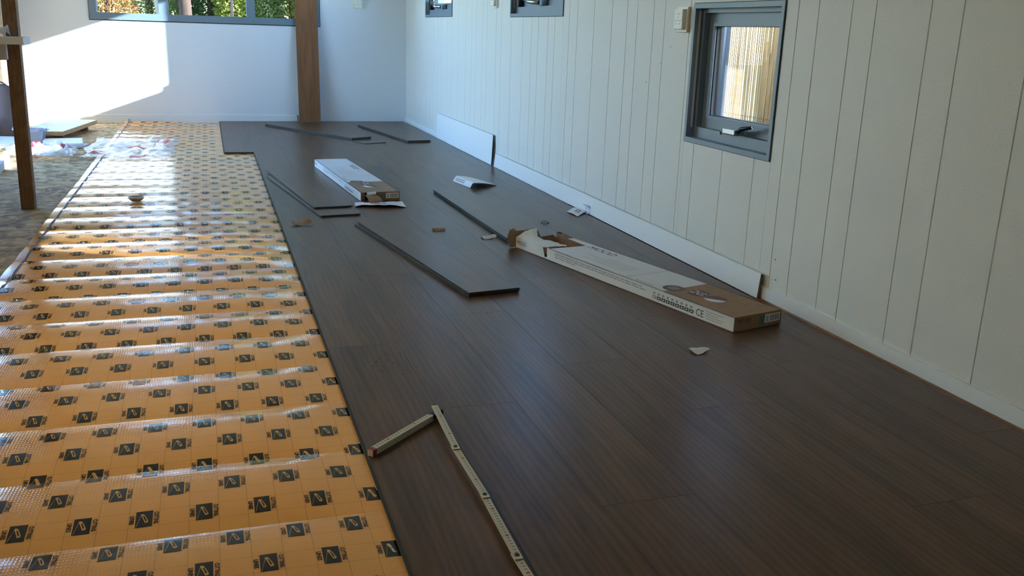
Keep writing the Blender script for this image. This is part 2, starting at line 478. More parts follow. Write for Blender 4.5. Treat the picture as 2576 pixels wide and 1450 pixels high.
def side_window(name, y0, y1, z0, z1, latch='lever'):
    root = tag(empty(name, (XR, (y0+y1)/2, z0)), kind='structure')
    def loc(o):
        o.location = (-XR, -(y0+y1)/2, -z0); return o
    g = .004
    a = MB(); ring(a, 'x', XR-.006, XR+.16, y0+g, y1-g, z0+g, z1-g, .018)
    loc(a.build('frame', M_frame, root))
    a = MB(); ring(a, 'x', XR+.001, XR+.13, y0, y1, z0, z1, .004)
    loc(a.build('dark_joint', M_framed, root))
    a = MB(); ring(a, 'x', XR+.030, XR+.115, y0+g+.018, y1-g-.018, z0+g+.018, z1-g-.018, .016, tb=.042)
    loc(a.build('inner_frame', M_frame, root))
    # sash
    sy0, sy1, sz0, sz1 = y0+.036, y1-.036, z0+.060, z1-.036
    a = MB(); ring(a, 'x', XR+.055, XR+.10, sy0, sy1, sz0, sz1, .050, tb=.052)
    sash = loc(a.build('sash', M_frame, root))
    a = MB(); ring(a, 'x', XR+.048, XR+.058, sy0+.040, sy1-.040, sz0+.042, sz1-.040, .012)
    a.build('glazing_bead', M_frame, sash)
    a = MB(); ring(a, 'x', XR+.062, XR+.092, sy0+.048, sy1-.048, sz0+.050, sz1-.048, .006)
    a.build('gasket', M_framed, sash)
    MB().box(XR+.072, XR+.076, sy0+.049, sy1-.049, sz0+.051, sz1-.049).build('pane', M_glass, sash)
    loc(MB().box(XR+.012, XR+.020, y1-g-.0205, y1-g-.018, z0+.06, z1-.03).build('weather_strip', M_weather, root))
    ym = (y0+y1)/2
    if latch == 'lever':
        h = loc(bevel(MB().box(XR-.012, XR+.030, ym-.085, ym+.005, z0+.066, z0+.086).build('handle_body', M_chrome, root), .004))
        hb = MB().tube([(XR+.01, ym-.07, z0+.078), (XR-.004, ym-.12, z0+.096), (XR+.012, ym-.165, z0+.106)], [.010, .009, .006], 8)
        hb.build('lever', M_darkmetal, h, smooth=True)
        MB().lathe([(0, z0+.058), (.006, z0+.058), (.006, z0+.068), (0, z0+.068)], XR+.006, ym+.045, 8).build('catch', M_chrome, h, smooth=True)
    else:
        h = loc(bevel(MB().box(XR+.014, XR+.05, ym-.07, ym-.01, z0+.064, z0+.106).build('latch_block', M_frame, root), .003))
        hb = MB().tube([(XR+.014, ym-.02, z0+.084), (XR-.018, ym+.01, z0+.086), (XR-.020, ym+.075, z0+.090), (XR-.010, ym+.12, z0+.102)], [.014, .014, .013, .009], 8)
        hb.build('handle', M_chrome, h, smooth=True)
        loc(bevel(MB().box(XR+.018, XR+.054, y1-.10, y1-.045, z0+.064, z0+.140).build('stay_arm', M_darkmetal, root), .003))
    return root
side_window('window_2', *WIN_R[0], latch='chrome')
side_window('window_3', *WIN_R[1], latch='chrome')
side_window('window_4', *WIN_R[2], latch='lever')

# far window: three lights in one grey frame
wf = tag(empty('window_1', (0, YF, WIN_F[2])), kind='structure')
def lf(o):
    o.location = (0, -YF, -WIN_F[2]); return o
x0, x1, z0, z1 = WIN_F
a = MB(); ring(a, 'y', YF-.012, YF+.10, x0+.003, x1-.003, z0+.003, z1-.003, .060)
lf(a.build('frame', M_frame, wf))
a = MB(); ring(a, 'y', YF-.004, YF-.0005, x0-.002, x1+.002, z0-.005, z1+.002, .0075)
lf(a.build('dark_joint', M_framed, wf))
for mx0, mx1 in ((-.392, -.312), (.372, .446)):
    lf(MB().box(mx0, mx1, YF-.010, YF+.10, z0+.063, z1-.063).build('mullion', M_frame, wf))
for px0, px1 in ((-.910, -.392), (-.312, .372), (.446, .977)):
    lf(MB().box(px0, px1, YF+.045, YF+.049, z0+.063, z1-.063).build('pane', M_glass, wf))
# glazed double door in the left wall (outside the photograph's frame)
y0, y1, z0, z1 = WIN_L[0]
dr = tag(empty('door_1', (XL, (y0+y1)/2, z0)), kind='structure')
def ll(o):
    o.location = (-XL, -(y0+y1)/2, -z0); return o
a = MB(); ring(a, 'x', XL-.11, XL+.012, y0, y1, z0, z1, .05, tb=.03); ll(a.build('frame', M_frame, dr))
ym = (y0+y1)/2
for a0, a1 in ((y0+.052, ym-.002), (ym+.002, y1-.052)):
    a = MB(); ring(a, 'x', XL-.07, XL-.02, a0, a1, z0+.032, z1-.052, .085, tb=.12); lf_ = ll(a.build('door_leaf', M_frame, dr))
    MB().box(XL-.047, XL-.043, a0+.085, a1-.085, z0+.152, z1-.137).build('pane', M_glass, lf_)
ll(MB().tube([(XL-.02, ym+.05, 1.0), (XL+.03, ym+.05, 1.0), (XL+.03, ym+.16, 1.0)], .009, 8).build('door_handle', M_chrome, dr, smooth=True))

y0, y1, z0, z1 = WIN_L[1]
wl = tag(empty('added_fill_window', (XL, (y0+y1)/2, z0)), kind='structure')  # unseen window, added to bring fill light into the near end
def l5(o):
    o.location = (-XL, -(y0+y1)/2, -z0); return o
a = MB(); ring(a, 'x', XL-.10, XL+.012, y0, y1, z0, z1, .05); l5(a.build('frame', M_frame, wl))
ym = (y0+y1)/2
l5(MB().box(XL-.10, XL+.010, ym-.03, ym+.03, z0+.05, z1-.05).build('mullion', M_frame, wl))
for a0, a1 in ((y0+.05, ym-.03), (ym+.03, y1-.05)):
    l5(MB().box(XL-.05, XL-.046, a0, a1, z0+.05, z1-.05).build('pane', M_glass, wl))

# ------------------------------------------------------------------ laid laminate floor
lam = tag(empty('floor_laminate', (.288, 0, -.009)), kind='structure')
PW, PL = .2045, 1.298
def laid(xa, xb, ya, yb):
    o = MB().bbox(-(xb-xa)/2+.0002, (xb-xa)/2-.0002, -(yb-ya)/2+.0002, (yb-ya)/2-.0002, -.009, 0, .0003, 1, 0).build('plank', [M_lam, M_core], lam)
    o.location = ((xa+xb)/2-.288, (ya+yb)/2, .009)
    return o
rows = [.288+PW*k for k in range(8)]+[1.832]
starts = [.44, .95, .20, .72, 1.10, .36, .85, .10]
for k in range(8):
    xa, xb = rows[k], rows[k+1]
    y = -.9 - starts[k]
    end = YF-.012
    while y < end-.02:
        yb = min(y+PL, end)
        laid(xa, xb, max(y, -1.4), yb)
        y += PL
for ya, yb in ((6.940, 7.94), (7.94, YF-.012)):
    laid(.288-PW, .288, ya, yb)
# tongue along the open long edge
MB().box(-.006, 0.0, -1.4, 6.94, .0030, .0055).build('tongue', M_core, lam)
MB().box(-PW-.006, -PW, 6.94, YF-.012, .0030, .0055).build('tongue', M_core, lam)

# ------------------------------------------------------------------ orange folded underlay
und = tag(empty('underlay_sheet', (-.23, 5.0, OSB_Z)), 'orange folded underlay sheet printed with black cutting-line stamps beside the laminate', 'underlay')
UX0, UX1 = -.750, .300
FY0, FP = 1.612, .2800
def prand(k, s=0): return random.Random(k*7919+s).random()
def uz(x, y):
    k = math.floor((y-FY0)/FP); t = (y-FY0)/FP-k
    A = (.0088 if y < 3.6 else .0088-.0046*min(1, (y-3.6)/1.5))*(.75+.5*prand(k))
    # pillow: steep at the valleys, flatter crown
    s = (1-abs(2*t-1)**2.3)
    edge = 1.0 if x < .10 else max(.0, 1-(x-.10)/.19*.85)
    lft = min(1.0, max(0.0, (x-UX0)/.04))
    wob = 1+.35*noise.noise(Vector((x*2.2, k*3.1, 0)))
    z = A*s*edge*wob*(.6+.4*lft)
    z += .0006*noise.noise(Vector((x*5, y*6, 1.7)))*edge
    # far end curls up against the skirting
    if y > 9.08: z += (y-9.08)**2*1.6*max(0., min(1., (-.15-x)/.3))
    if x > .27: z = min(z, .0012)
    if y > 6.92 and x > .04: z = min(z, max(0.0, .003-(x-.04)*.05))
    return -.0128 + max(z, -.0005)
for k in range(-8, 27):
    ya, yb = FY0+k*FP, FY0+(k+1)*FP
    yb = min(yb, YF-.013)
    nu, nv = 30, 14
    def fn(u, v, ya=ya, yb=yb):
        tv = .5-.5*math.cos(math.pi*v)
        y = ya+.0002+(yb-ya-.0004)*tv
        return Vector((UX0+(UX1-UX0)*u + .006*noise.noise(Vector((0, y*1.3, u))) * (1-u), y, uz(UX0+(UX1-UX0)*u, y)))
    o = MB().sheet(fn, nu, nv, .0025).build('panel', M_under, und, smooth=True)
    o.location = (.23, -5.0, -OSB_Z)
# print stamps
sv, si = text2d('CUTTING', .041, .0085, bold=.03)
lv, li = text2d('LINES', .029, .0085, bold=.03)
def rot_txt(v, cx, cy):   # reads downwards: rotated clockwise
    return [(cx + p[1], cy - p[0]) for p in v]
blade = [(-.0068, .0150), (-.0042, .0175), (-.0005, .0150), (.0040, .0030), (.0080, -.0100), (.0066, -.0140), (.0020, -.0150), (-.0010, -.0040), (-.0045, .0080)]
blade_in = [(-.0022, .0095), (-.0002, .0095), (.0030, .0005), (.0052, -.0085), (.0026, -.0095), (.0006, -.0020)]
pr_ink, pr_icon = {}, {}
row = 0
y = 1.680-.1065*8
r = -8
while y < YF-.06:
    xoff = -.052 if r % 2 == 0 else .002
    x = xoff-.1075*6
    while x < .30:
        near = y < 4.3
        big = x+.016 < .282 and x-.016 > UX0+.03 and not (y > 6.9 and x > .04)
        if big or (x-.016 < .282 and x-.016 > UX0+.03 and y < 6.9):
            k = math.floor((y-FY0)/FP)
            mi = pr_ink.setdefault(k, MB()); mc = pr_icon.setdefault(k, MB())
            xe = min(.015, .284-x)
            off = .0006 if near else .0010
            P = lambda p, o_=off: (p[0], p[1], uz(p[0], p[1])+o_)
            ny = 6
            vv = [P((x+sx_, y-.027+.054*j/ny)) for j in range(ny+1) for sx_ in (-.015, xe)]
            mi.add(vv, [(2*j, 2*j+1, 2*j+3, 2*j+2) for j in range(ny)])
            if xe > .012:
                o2 = off+.0004
                mc.add([P((x+a_, y+b_), o2) for a_, b_ in blade], [tuple(range(len(blade)-1, -1, -1))])
                if near: mi.add([P((x+a_, y+b_), o2+.0003) for a_, b_ in blade_in], [tuple(range(len(blade_in)-1, -1, -1))])
                if near: mc.add([P(q, o2) for q in ((x-.0135, y-.026), (x-.0128, y-.026), (x-.0055, y+.012), (x-.0062, y+.012))], [(0, 1, 2, 3)])
            if near:
                if x+.026 < .284: mi.add([P(q) for q in rot_txt(sv, x+.0215, y)], si)
                mi.add([P(q) for q in rot_txt(lv, x-.0215, y)], li)
            else:
                if x+.026 < .284:
                    mi.add([P(q) for q in ((x+.019, y-.018), (x+.0225, y-.018), (x+.0225, y+.018), (x+.019, y+.018))], [(0, 1, 2, 3)])
                mi.add([P(q) for q in ((x-.0225, y-.013), (x-.019, y-.013), (x-.019, y+.013), (x-.0225, y+.013))], [(0, 1, 2, 3)])
        x += .1075
    y += .1065; r += 1
panels = sorted([c for c in und.children], key=lambda c: c.name)
def kidx(c): return c
for idx, k in enumerate(range(-8, 27)):
    if k in pr_ink:
        pr_ink[k].build('stamp_print', M_print, panels[idx])['kind'] = 'stuff'
        pr_icon[k].build('knife_print', M_icon, panels[idx])['kind'] = 'stuff'
# tape strip near the left edge
tp = MB()
tv = [(xx, -.4+j*.07, uz(xx, -.4+j*.07)+.0007) for j in range(139) for xx in (-.718, -.707)]
tp.add([(p[0]+.02*max(0, (p[1]-5.6)*.0), p[1], p[2]) for p in tv], [(2*j, 2*j+1, 2*j+3, 2*j+2) for j in range(138)])
o = tp.build('edge_tape', M_tape, und); o.location = (.23, -5.0, -OSB_Z)

# amber underlay lip showing between laminate and right wall
lp = MB()
def lipfn(u, v):
    y = .1+v*4.55
    w = .5+.5*noise.noise(Vector((0, y*2.1, 3.3)))
    h = (.004+.006*w) if y < 2.8 else (.0025+.0025*w)
    a = u*math.pi*.62
    return Vector((1.8330+.0255*u, y, -.010+h*math.sin(a)*1.6))
lp.sheet(lipfn, 5, 160)
tag(lp.build('underlay_lip', M_lip, smooth=True), 'glossy amber underlay edge curling up between dark laminate and panelled wall', 'underlay')

# ------------------------------------------------------------------ loose planks
def plank_mesh(L_=1.298, W_=.198, T=.009):
    mb = MB()
    w = W_/2
    # cross-section with tongue (right) and groove (left), x-z plane, extruded along y
    pts = [(-w, 0), (w-.004, 0), (w-.004, T*.30), (w+.003, T*.36), (w+.003, T*.58), (w, T*.62), (w, T-.0006), (w-.0008, T), (-w+.0008, T), (-w, T-.0006),
           (-w, T*.66), (-w+.006, T*.62), (-w+.006, T*.34), (-w, T*.30)]
    n = len(pts)
    v = [(p[0], 0, p[1]) for p in pts]+[(p[0], L_, p[1]) for p in pts]
    f, mi = [], []
    # end caps as triangles/quads through groove-safe split
    for off, flip in ((0, False), (n, True)):
        for q in ((0, 1, 2, 12, 13), (12, 2, 5, 11), (2, 3, 4, 5), (11, 5, 6, 9, 10), (9, 6, 7, 8)):
            q = tuple(off+i for i in q)
            f.append(tuple(reversed(q)) if flip else q); mi.append(1)
    for i in range(n):
        j = (i+1) % n
        f.append((j, i, n+i, n+j)); mi.append(0 if i in (6, 7, 8) else 1)
    mb.v, mb.f, mb.m = v, f, mi
    return mb.mesh('laminate_plank', [M_lam, M_core])
PM = plank_mesh()
def plank(ne_left, far_left, z, label, group=None):
    dx, dy = far_left[0]-ne_left[0], far_left[1]-ne_left[1]
    ang = math.atan2(-dx, dy)
    o = bpy.data.objects.new('laminate_plank', PM); COL.objects.link(o)
    o.rotation_euler.z = ang
    ox, oy = .099*math.cos(ang), .099*math.sin(ang)
    o.location = (ne_left[0]+ox, ne_left[1]+oy, z)
    return tag(o, label, 'plank', group)
G = 'loose laminate planks'
plank((.826, 2.979), (.618, 4.262), .0003, 'dark laminate plank, lower of the pair at the centre of the floor', G)
plank((.824, 2.972), (.633, 4.256), .0096, 'dark laminate plank, upper of the pair at the centre of the floor', G)
plank((.485, 4.465), (.304, 5.750), .0003, 'dark laminate plank, lower of the pair beside the far white carton', G)
plank((.472, 4.640), (.316, 5.928), .0096, 'dark laminate plank, upper of the pair beside the far white carton', G)
plank((1.094, 7.624), (.472, 8.764), .0096, 'grey-edged laminate plank, upper of the slanted pair before the leaning board', G)
plank((1.093, 7.622), (.471, 8.762), .0003, 'grey-edged laminate plank, lower of the slanted pair before the leaning board', G)
plank((1.519, 7.427), (1.303, 8.708), .0096, 'laminate plank, upper of the pair nearest the far right corner', G)
plank((1.521, 7.424), (1.306, 8.704), .0003, 'laminate plank, lower of the pair nearest the far right corner', G)
plank((1.222, 3.780), (1.190, 5.082), .0003, 'long laminate plank with dark edge running behind the open carton, lower one', G)
plank((1.219, 3.790), (1.187, 5.092), .0096, 'long laminate plank with dark edge running behind the open carton, upper one', G)
sl = MB().bbox(0, .198, 0, .18, 0, .005, .0006, 1, 0).build('laminate_strip', [M_lam, M_core])
sl.location = (1.163, 7.358, .0003); sl.rotation_euler.z = R(24.0)
tag(sl, 'short thin cut piece of laminate beside the slanted far planks', 'plank')

# board leaning on the far wall
lb = MB().bbox(-.1015, .1015, 0, 1.42, -.009, 0, .0008, 1, 0).build('leaning_board', [M_oak, M_core])
lb.location = (.910, 9.098, .0025)
lb.rotation_euler = (R(85.2), 0, 0)
tag(lb, 'brown wooden board standing upright and leaning on the far wall by the window', 'board')

# white boards against the right wall
wb = MB().box(0, .008, 0, 1.67, 0, .208, 0).build('white_panel', [M_trim, M_core])
wb.data.polygons[1].material_index = 1
wb.location = (1.8395, 6.12, .001); wb.rotation_euler.y = R(2.6)
tag(wb, 'wide white board stood on edge against the right wall near the far corner', 'board')
wb2 = MB().box(0, .010, 0, 3.30, 0, .090, 0).build('white_skirting', [M_trim, M_kraftd])
wb2.data.polygons[1].material_index = 1
wb2.location = (1.8405, 2.755, .001); wb2.rotation_euler.y = R(5.0)
tag(wb2, 'long low white skirting strip leaning along the right wall behind the open carton', 'skirting')

# ------------------------------------------------------------------ cartons
def put(mb, verts2, faces, fn, mi=0):
    mb.add([fn(p) for p in verts2], faces, mi)
def ell(cx, cy, rx, ry, n=28):
    return [(cx+rx*math.cos(2*math.pi*k/n), cy+ry*math.sin(2*math.pi*k/n)) for k in range(n)], [tuple(range(n))]
def carton(name, loc, rz, label, opened):
    W, L_, H, t = .214, 1.302, .0495, .003
    root = tag(empty(name, loc, rz), label, 'carton', 'flooring cartons')
    def part(nm, mb, mats, par=root, sm=False):
        return mb.build(nm, mats, par, smooth=sm)
    # panels
    part('bottom_panel', MB().box(0, W, 0, L_, .0004, t, 1), [M_boxw, M_kraftd])
    lft = MB()
    if opened:
        lft.box(0, t, 0, 1.062, t, H, 0); lft.prism([(1.078, t), (L_, t), (L_, H-.001), (1.098, H-.001), (1.084, .022)], 'x', 0, t, 0)
        lft.box(0, t, 1.062, 1.078, t, .009, 0)
    else:
        lft.box(0, t, 0, L_, t, H, 0)
    lft = part('side_panel', lft, [M_boxw, M_kraftd])
    part('side_panel', MB().box(W-t, W, 0, L_, t, H, 1), [M_boxw, M_kraftd])
    # split of white / kraft print on top
    def bnd(x): return .342+.006*x/W
    top = MB()
    xs = [W*k/10 for k in range(11)]
    farline = (lambda x: L_)
    if opened:
        def farline(x):
            if x < W*.80: return 1.045-.022*(x/W)
            return 1.028+(.143 if x > W*.84 else 0.0)
    xs = sorted(set(xs+([W*.80, W*.8401, W*.845] if opened else [])))
    for a_, b_ in zip(xs, xs[1:]):
        ya, yb = bnd(a_), bnd(b_)
        fa, fb = farline(a_), farline(b_)
        for zz, up_ in ((H, True), (H-t, False)):
            q = [(a_, 0, zz), (b_, 0, zz), (b_, yb, zz), (a_, ya, zz)]
            top.add(q, [(0, 1, 2, 3) if up_ else (3, 2, 1, 0)], 1 if up_ else 2)
            q = [(a_, ya, zz), (b_, yb, zz), (b_, fb, zz), (a_, fa, zz)]
            top.add(q, [(0, 1, 2, 3) if up_ else (3, 2, 1, 0)], 0 if up_ else 2)
        top.add([(a_, fa, H), (b_, fb, H), (b_, fb, H-t), (a_, fa, H-t)], [(3, 2, 1, 0)], 2)
        top.add([(a_, 0, H), (b_, 0, H), (b_, 0, H-t), (a_, 0, H-t)], [(0, 3, 2, 1)], 1)
    top.add([(0, 0, H), (0, farline(0), H), (0, farline(0), H-t), (0, 0, H-t)], [(0, 1, 2, 3)], 0)
    top.add([(W, 0, H), (W, farline(W), H), (W, farline(W), H-t), (W, 0, H-t)], [(3, 2, 1, 0)], 0)
    tp_ = part('top_panel', top, [M_boxw, M_kraft, M_kraftd])
    # near end panel
    if opened:
        e = part('end_panel', MB().box(t*.5, W-t*.5, 0.0, t, t, H-t, 0), [M_kraft])
    else:
        e = part('end_panel', MB().box(.085, W-t*.5, 0.0, t, t, H-t, 0).box(t*.5, .022, 0, t, t, H-t, 0), [M_kraftd])
    # ---- print on the top
    pr = MB(); zt = H+.0004
    # lettering runs along the carton, read from the left side: text x -> -y? (reads from far to near)
    T = lambda cx, cy, z=zt: (lambda p: (cx+p[1], cy-p[0], z))
    v, f = text2d('MOOD', .172, .034, shear=.25); put(pr, v, f, T(W*.81, .915), 0)
    for j in range(4):
        lw = (.44, .36, .48, .30)[j]
        pr.add([(W*(.22+.10*j), .62, zt), (W*(.22+.10*j)+.003, .62, zt), (W*(.22+.10*j)+.003, .62+lw*.6, zt), (W*(.22+.10*j), .62+lw*.6, zt)], [(0, 1, 2, 3)], 1)
    pr.add([(W*.05, .553, zt), (W*.97, .550, zt), (W*.97, .5535, zt), (W*.05, .5565, zt)], [(0, 1, 2, 3)], 1)
    v, f = text2d('CLIC & LOCK', .100, .010); put(pr, v, f, T(.017, .462), 0)
    part('top_print', pr, [M_ink, M_inkg], tp_)['kind'] = 'stuff'
    c1 = MB(); v, f = ell(.060, .355, .038, .040); put(c1, v, f, lambda p: (p[0], p[1], zt)); 
    v, f = ell(.094, .266, .038, .036); put(c1, v, f, lambda p: (p[0], p[1], zt+.0002))
    v, f = ell(.096, .185, .037, .040); put(c1, v, f, lambda p: (p[0], p[1], zt+.0001))
    part('badge_print', c1, M_mauve, tp_)
    c2 = MB()
    v, f = text2d('2G', .056, .034, .15); put(c2, v, f, T(.096, .268, zt+.0005))
    for j in range(3):
        v, f = text2d(('TOUGH', 'FLOOR', 'PLUS')[j] if False else 'IIIII', .040-.008*abs(j-1), .007); put(c2, v, f, T(.060+(.013-.013*j), .355, zt+.0005))
    n = 14
    arc = [(.096+.0365*math.cos(a_), .185+.0395*math.sin(a_)) for a_ in [math.pi*(.72+.9*k/n) for k in range(n+1)]]
    c2.add([(p[0], p[1], zt+.0004) for p in arc], [tuple(range(n+1))])
    part('badge_lettering', c2, M_paper, tp_)['kind'] = 'stuff'
    # ---- print on the left side (x=0 plane)
    S = lambda cy, cz, x_=-.0004: (lambda p: (x_, cy-p[0], cz+p[1]))
    ps = MB()
    yy = .80
    for j in range(3):
        y1_ = (1.006, 1.005, 1.004)[j]; y0_ = (.466, .431, .86)[j]
        zz = .036-.008*j
        k = y1_
        while k > y0_:
            seg = .012+.03*prand(int(k*1000), j)
            ps.add([(-.0004, k, zz), (-.0004, k-seg, zz), (-.0004, k-seg, zz+.0035), (-.0004, k, zz+.0035)], [(0, 1, 2, 3)], 1)
            k -= seg+.005
    for j in range(9):
        yc = .394-.0236*j
        ps.add([(-.0004, yc, .012), (-.0004, yc-.020, .012), (-.0004, yc-.020, .024), (-.0004, yc, .024)], [(0, 1, 2, 3)], 0 if j else 1)
        v, f = ell(yc-.010, .018, .005, .003, 8); put(ps, v, f, lambda p: (-.0007, p[0], p[1]), 2)
        ps.add([(-.0004, yc-.002, .028), (-.0004, yc-.014, .028), (-.0004, yc-.014, .036), (-.0004, yc-.002, .036)], [(0, 1, 2, 3)], 1)
    v, f = text2d('CE', .036, .024); put(ps, v, f, S(.155, .023), 0)
    for j in range(4):
        ps.add([(-.0004, .128, .012+.008*j), (-.0004, .128-(.075, .085, .06, .08)[j], .012+.008*j), (-.0004, .128-(.075, .085, .06, .08)[j], .014+.008*j), (-.0004, .128, .014+.008*j)], [(0, 1, 2, 3)], 1)
    v, f = text2d('MOOD', .072, .016); put(ps, v, f, S(1.254, .027), 0)
    part('side_print', ps, [M_ink, M_inkg, M_boxw], lft)['kind'] = 'stuff'
    # ---- near end print
    E_ = lambda cx, cz, y_=-.0004: (lambda p: (cx+p[0], y_, cz+p[1]))
    pe = MB()
    if opened:
        v, f = text2d('MOOD', .060, .015); put(pe, v, f, E_(.045, .034), 0)
    pe.add([(.138, -.0004, .014), (.208, -.0004, .014), (.208, -.0004, .042), (.138, -.0004, .042)], [(0, 1, 2, 3)], 1)
    pe.add([(.112, -.0003, .010), (.137, -.0003, .010), (.137, -.0003, .042), (.112, -.0003, .042)], [(0, 1, 2, 3)], 2)
    for j in range(11):
        w_ = .0014 if j % 3 else .0026
        pe.add([(.163+.0038*j, -.0008, .018), (.163+.0038*j+w_, -.0008, .018), (.163+.0038*j+w_, -.0008, .038), (.163+.0038*j, -.0008, .038)], [(0, 1, 2, 3)], 0)
    for j in range(4):
        pe.add([(.142, -.0008, .019+.005*j), (.155, -.0008, .019+.005*j), (.155, -.0008, .021+.005*j), (.142, -.0008, .021+.005*j)], [(0, 1, 2, 3)], 0)
    part('end_label', pe, [M_ink, M_paper, M_green], e)['kind'] = 'stuff'
    # ---- flaps
    if opened:
        # white torn top piece still hinged on the left edge at the far end
        def fl(u, v):
            y = 1.075+v*.222
            reach = .085+.022*math.sin(v*6+1)+.014*noise.noise(Vector((v*9, 0, 0)))
            x = .001+u*reach
            z = H + .012*math.sin(u*2.2)*(.4+v*.8) - .010*u*(1-v) + .004*noise.noise(Vector((u*4, v*8, 2)))
            if v > .72: z += .018*u*(v-.72)/.28
            return Vector((x, y, z))
        part('torn_flap', MB().sheet(fl, 12, 22, .0016), [M_boxw], sm=True)
        # brown end flap, ragged, leaning out at the far end
        prof = [(-.030, .000), (-.035, .048), (-.022, .072), (.000, .078), (.012, .066), (.060, .066), (.100, .070), (.122, .058), (.135, .030), (.200, .034), (.214, .022), (.214, 0)]
        n = len(prof)
        fb = MB()
        vv = [(p[0], L_+.002+p[1]*.25, t+p[1]) for p in prof]+[(p[0], L_+.005+p[1]*.25, t+p[1]) for p in prof]
        fb.add(vv, [tuple(range(n)), tuple(range(2*n-1, n-1, -1))]+[((i+1) % n, i, n+i, n+(i+1) % n) for i in range(n)])
        part('end_flap', fb, [M_kraft])
        # torn scrap of right side fold and ragged kraft tongue
        def f2(u, v):
            return Vector((W-.004-.03*u*(1-.5*v), 1.185+v*.09, H-.002+.010*math.sin(v*3)+.008*u))
        part('torn_tongue', MB().sheet(f2, 5, 8, .0015), [M_kraft], sm=True)
        def f3(u, v):
            return Vector((.004+.012*v*math.sin(u*3), .1+1.055*1+.030*u-.1+.002, .050-.034*v))
        part('torn_edge', MB().sheet(f3, 6, 5, .001), [M_kraft], sm=True)
    else:
        part('end_panel_far', MB().box(t*.5, W-t*.5, L_-t, L_, t, H-t, 0), [M_boxw])
        def f4(u, v):
            x = .012+.075*u+.02*v; y = -.004-.055*v-.008*u; z = .034-.028*v+.016*math.sin(math.pi*v)*(1-.6*u)
            return Vector((x, y, z))
        part('torn_flap', MB().sheet(f4, 6, 10, .002), [M_kraft], sm=True)
        def f5(u, v):
            a_ = v*math.pi*1.05
            return Vector((.022+.05*u+.012*v, -.004-.018*math.sin(a_), .030+.018*(1-math.cos(a_))*.5+.004*u))
        part('torn_curl', MB().sheet(f5, 5, 10, .0015), [M_boxw], sm=True)
        part('contents', MB().box(.006, W-.006, .012, L_-.01, t, H-.012), [M_core])
    return root
carton('flooring_carton', (1.5430, 2.4190, .0003), math.atan2(.315, 1.264), 'long white and brown carton with its far end torn open, near the right wall', True)
carton('flooring_carton', (.7395, 4.8590, .0003), math.atan2(.102, 1.294), 'closed white and brown carton with torn near end, beyond the middle planks', False)

# torn card lying under the far carton's end
def tc1(u, v):
    return Vector((.688+.255*u+.01*v, 4.700+.105*v-.055*u*(1-v)+.012*math.sin(u*9), .002+.012*math.sin(math.pi*u)*(1-v)+.004*noise.noise(Vector((u*5, v*4, 0)))+.004))
o = MB().sheet(tc1, 16, 8, .0015, mif=lambda u, v: 1 if (.30 < u+.3*(v-.5) < .62 and v > .3) else 0).build('torn_card', [M_paper, M_kraft], smooth=True)
tag(o, 'torn white card with brown patch lying before the far carton', 'card')

# ------------------------------------------------------------------ papers and scraps
def flyer(u, v):
    # u: left-low edge -> ridge -> right edge; v: near -> far
    near = [Vector((1.443, 5.215, .0015)), Vector((1.452, 5.168, .038)), Vector((1.631, 5.285, .0015))]
    far = [Vector((1.404, 5.479, .0015)), Vector((1.442, 5.525, .026)), Vector((1.560, 5.470, .010))]
    def c(P, s):
        if s < .3:
            k = s/.3; q = P[0].lerp(P[1], k); q.z = P[0].z+(P[1].z-P[0].z)*math.sin(k*math.pi/2); return q
        k = (s-.3)/.7; q = P[1].lerp(P[2], k); q.z += .004*math.sin(math.pi*k); return q
    return c(near, u).lerp(c(far, u), v)
o = MB().sheet(flyer, 20, 8, .0006).build('leaflet', [M_paper], smooth=True)
tag(o, 'white folded leaflet standing tented on the laminate near the right wall', 'leaflet')
pm = MB()
for j in range(6):
    for k in range(2):
        q = [flyer(.05+.07*k+du, .40+.085*j+dv)+Vector((-.0012, 0, .0012)) for du, dv in ((0, 0), (.045, 0), (.045, .06), (0, .06))]
        pm.add(q, [(0, 1, 2, 3)])
pm.build('leaflet_print', M_inkg, o)

def ws(u, v):
    a_ = Vector((1.744, 4.411, 0)).lerp(Vector((1.826, 4.519, 0)), u)
    b_ = Vector((1.755, 4.285, 0)).lerp(Vector((1.836, 4.370, 0)), u)
    q = b_.lerp(a_, v); q.z = .003+.008*u*(1-v)+.004*math.sin(math.pi*v); return q
o = MB().sheet(ws, 8, 8, .0012).build('paper_scrap', [M_paper], smooth=True)
tag(o, 'folded white paper scrap with print lying against the skirting strip', 'paper')
MB().add([ws(a_, b_)+Vector((0, 0, .0008)) for a_, b_ in ((.35, .2), (.8, .25), (.8, .6), (.35, .55))], [(0, 1, 2, 3)]).build('scrap_print', M_inkg, o)
def wc(u, v):
    a_ = (v-.12)*math.pi*1.25
    return Vector((1.822+.012*math.sin(a_)-.004*v+.01, 4.335+.06*u, .024-.022*math.cos(a_)))
MB().sheet(wc, 6, 14, .0010).build('curled_end', M_paperb, o, smooth=True)

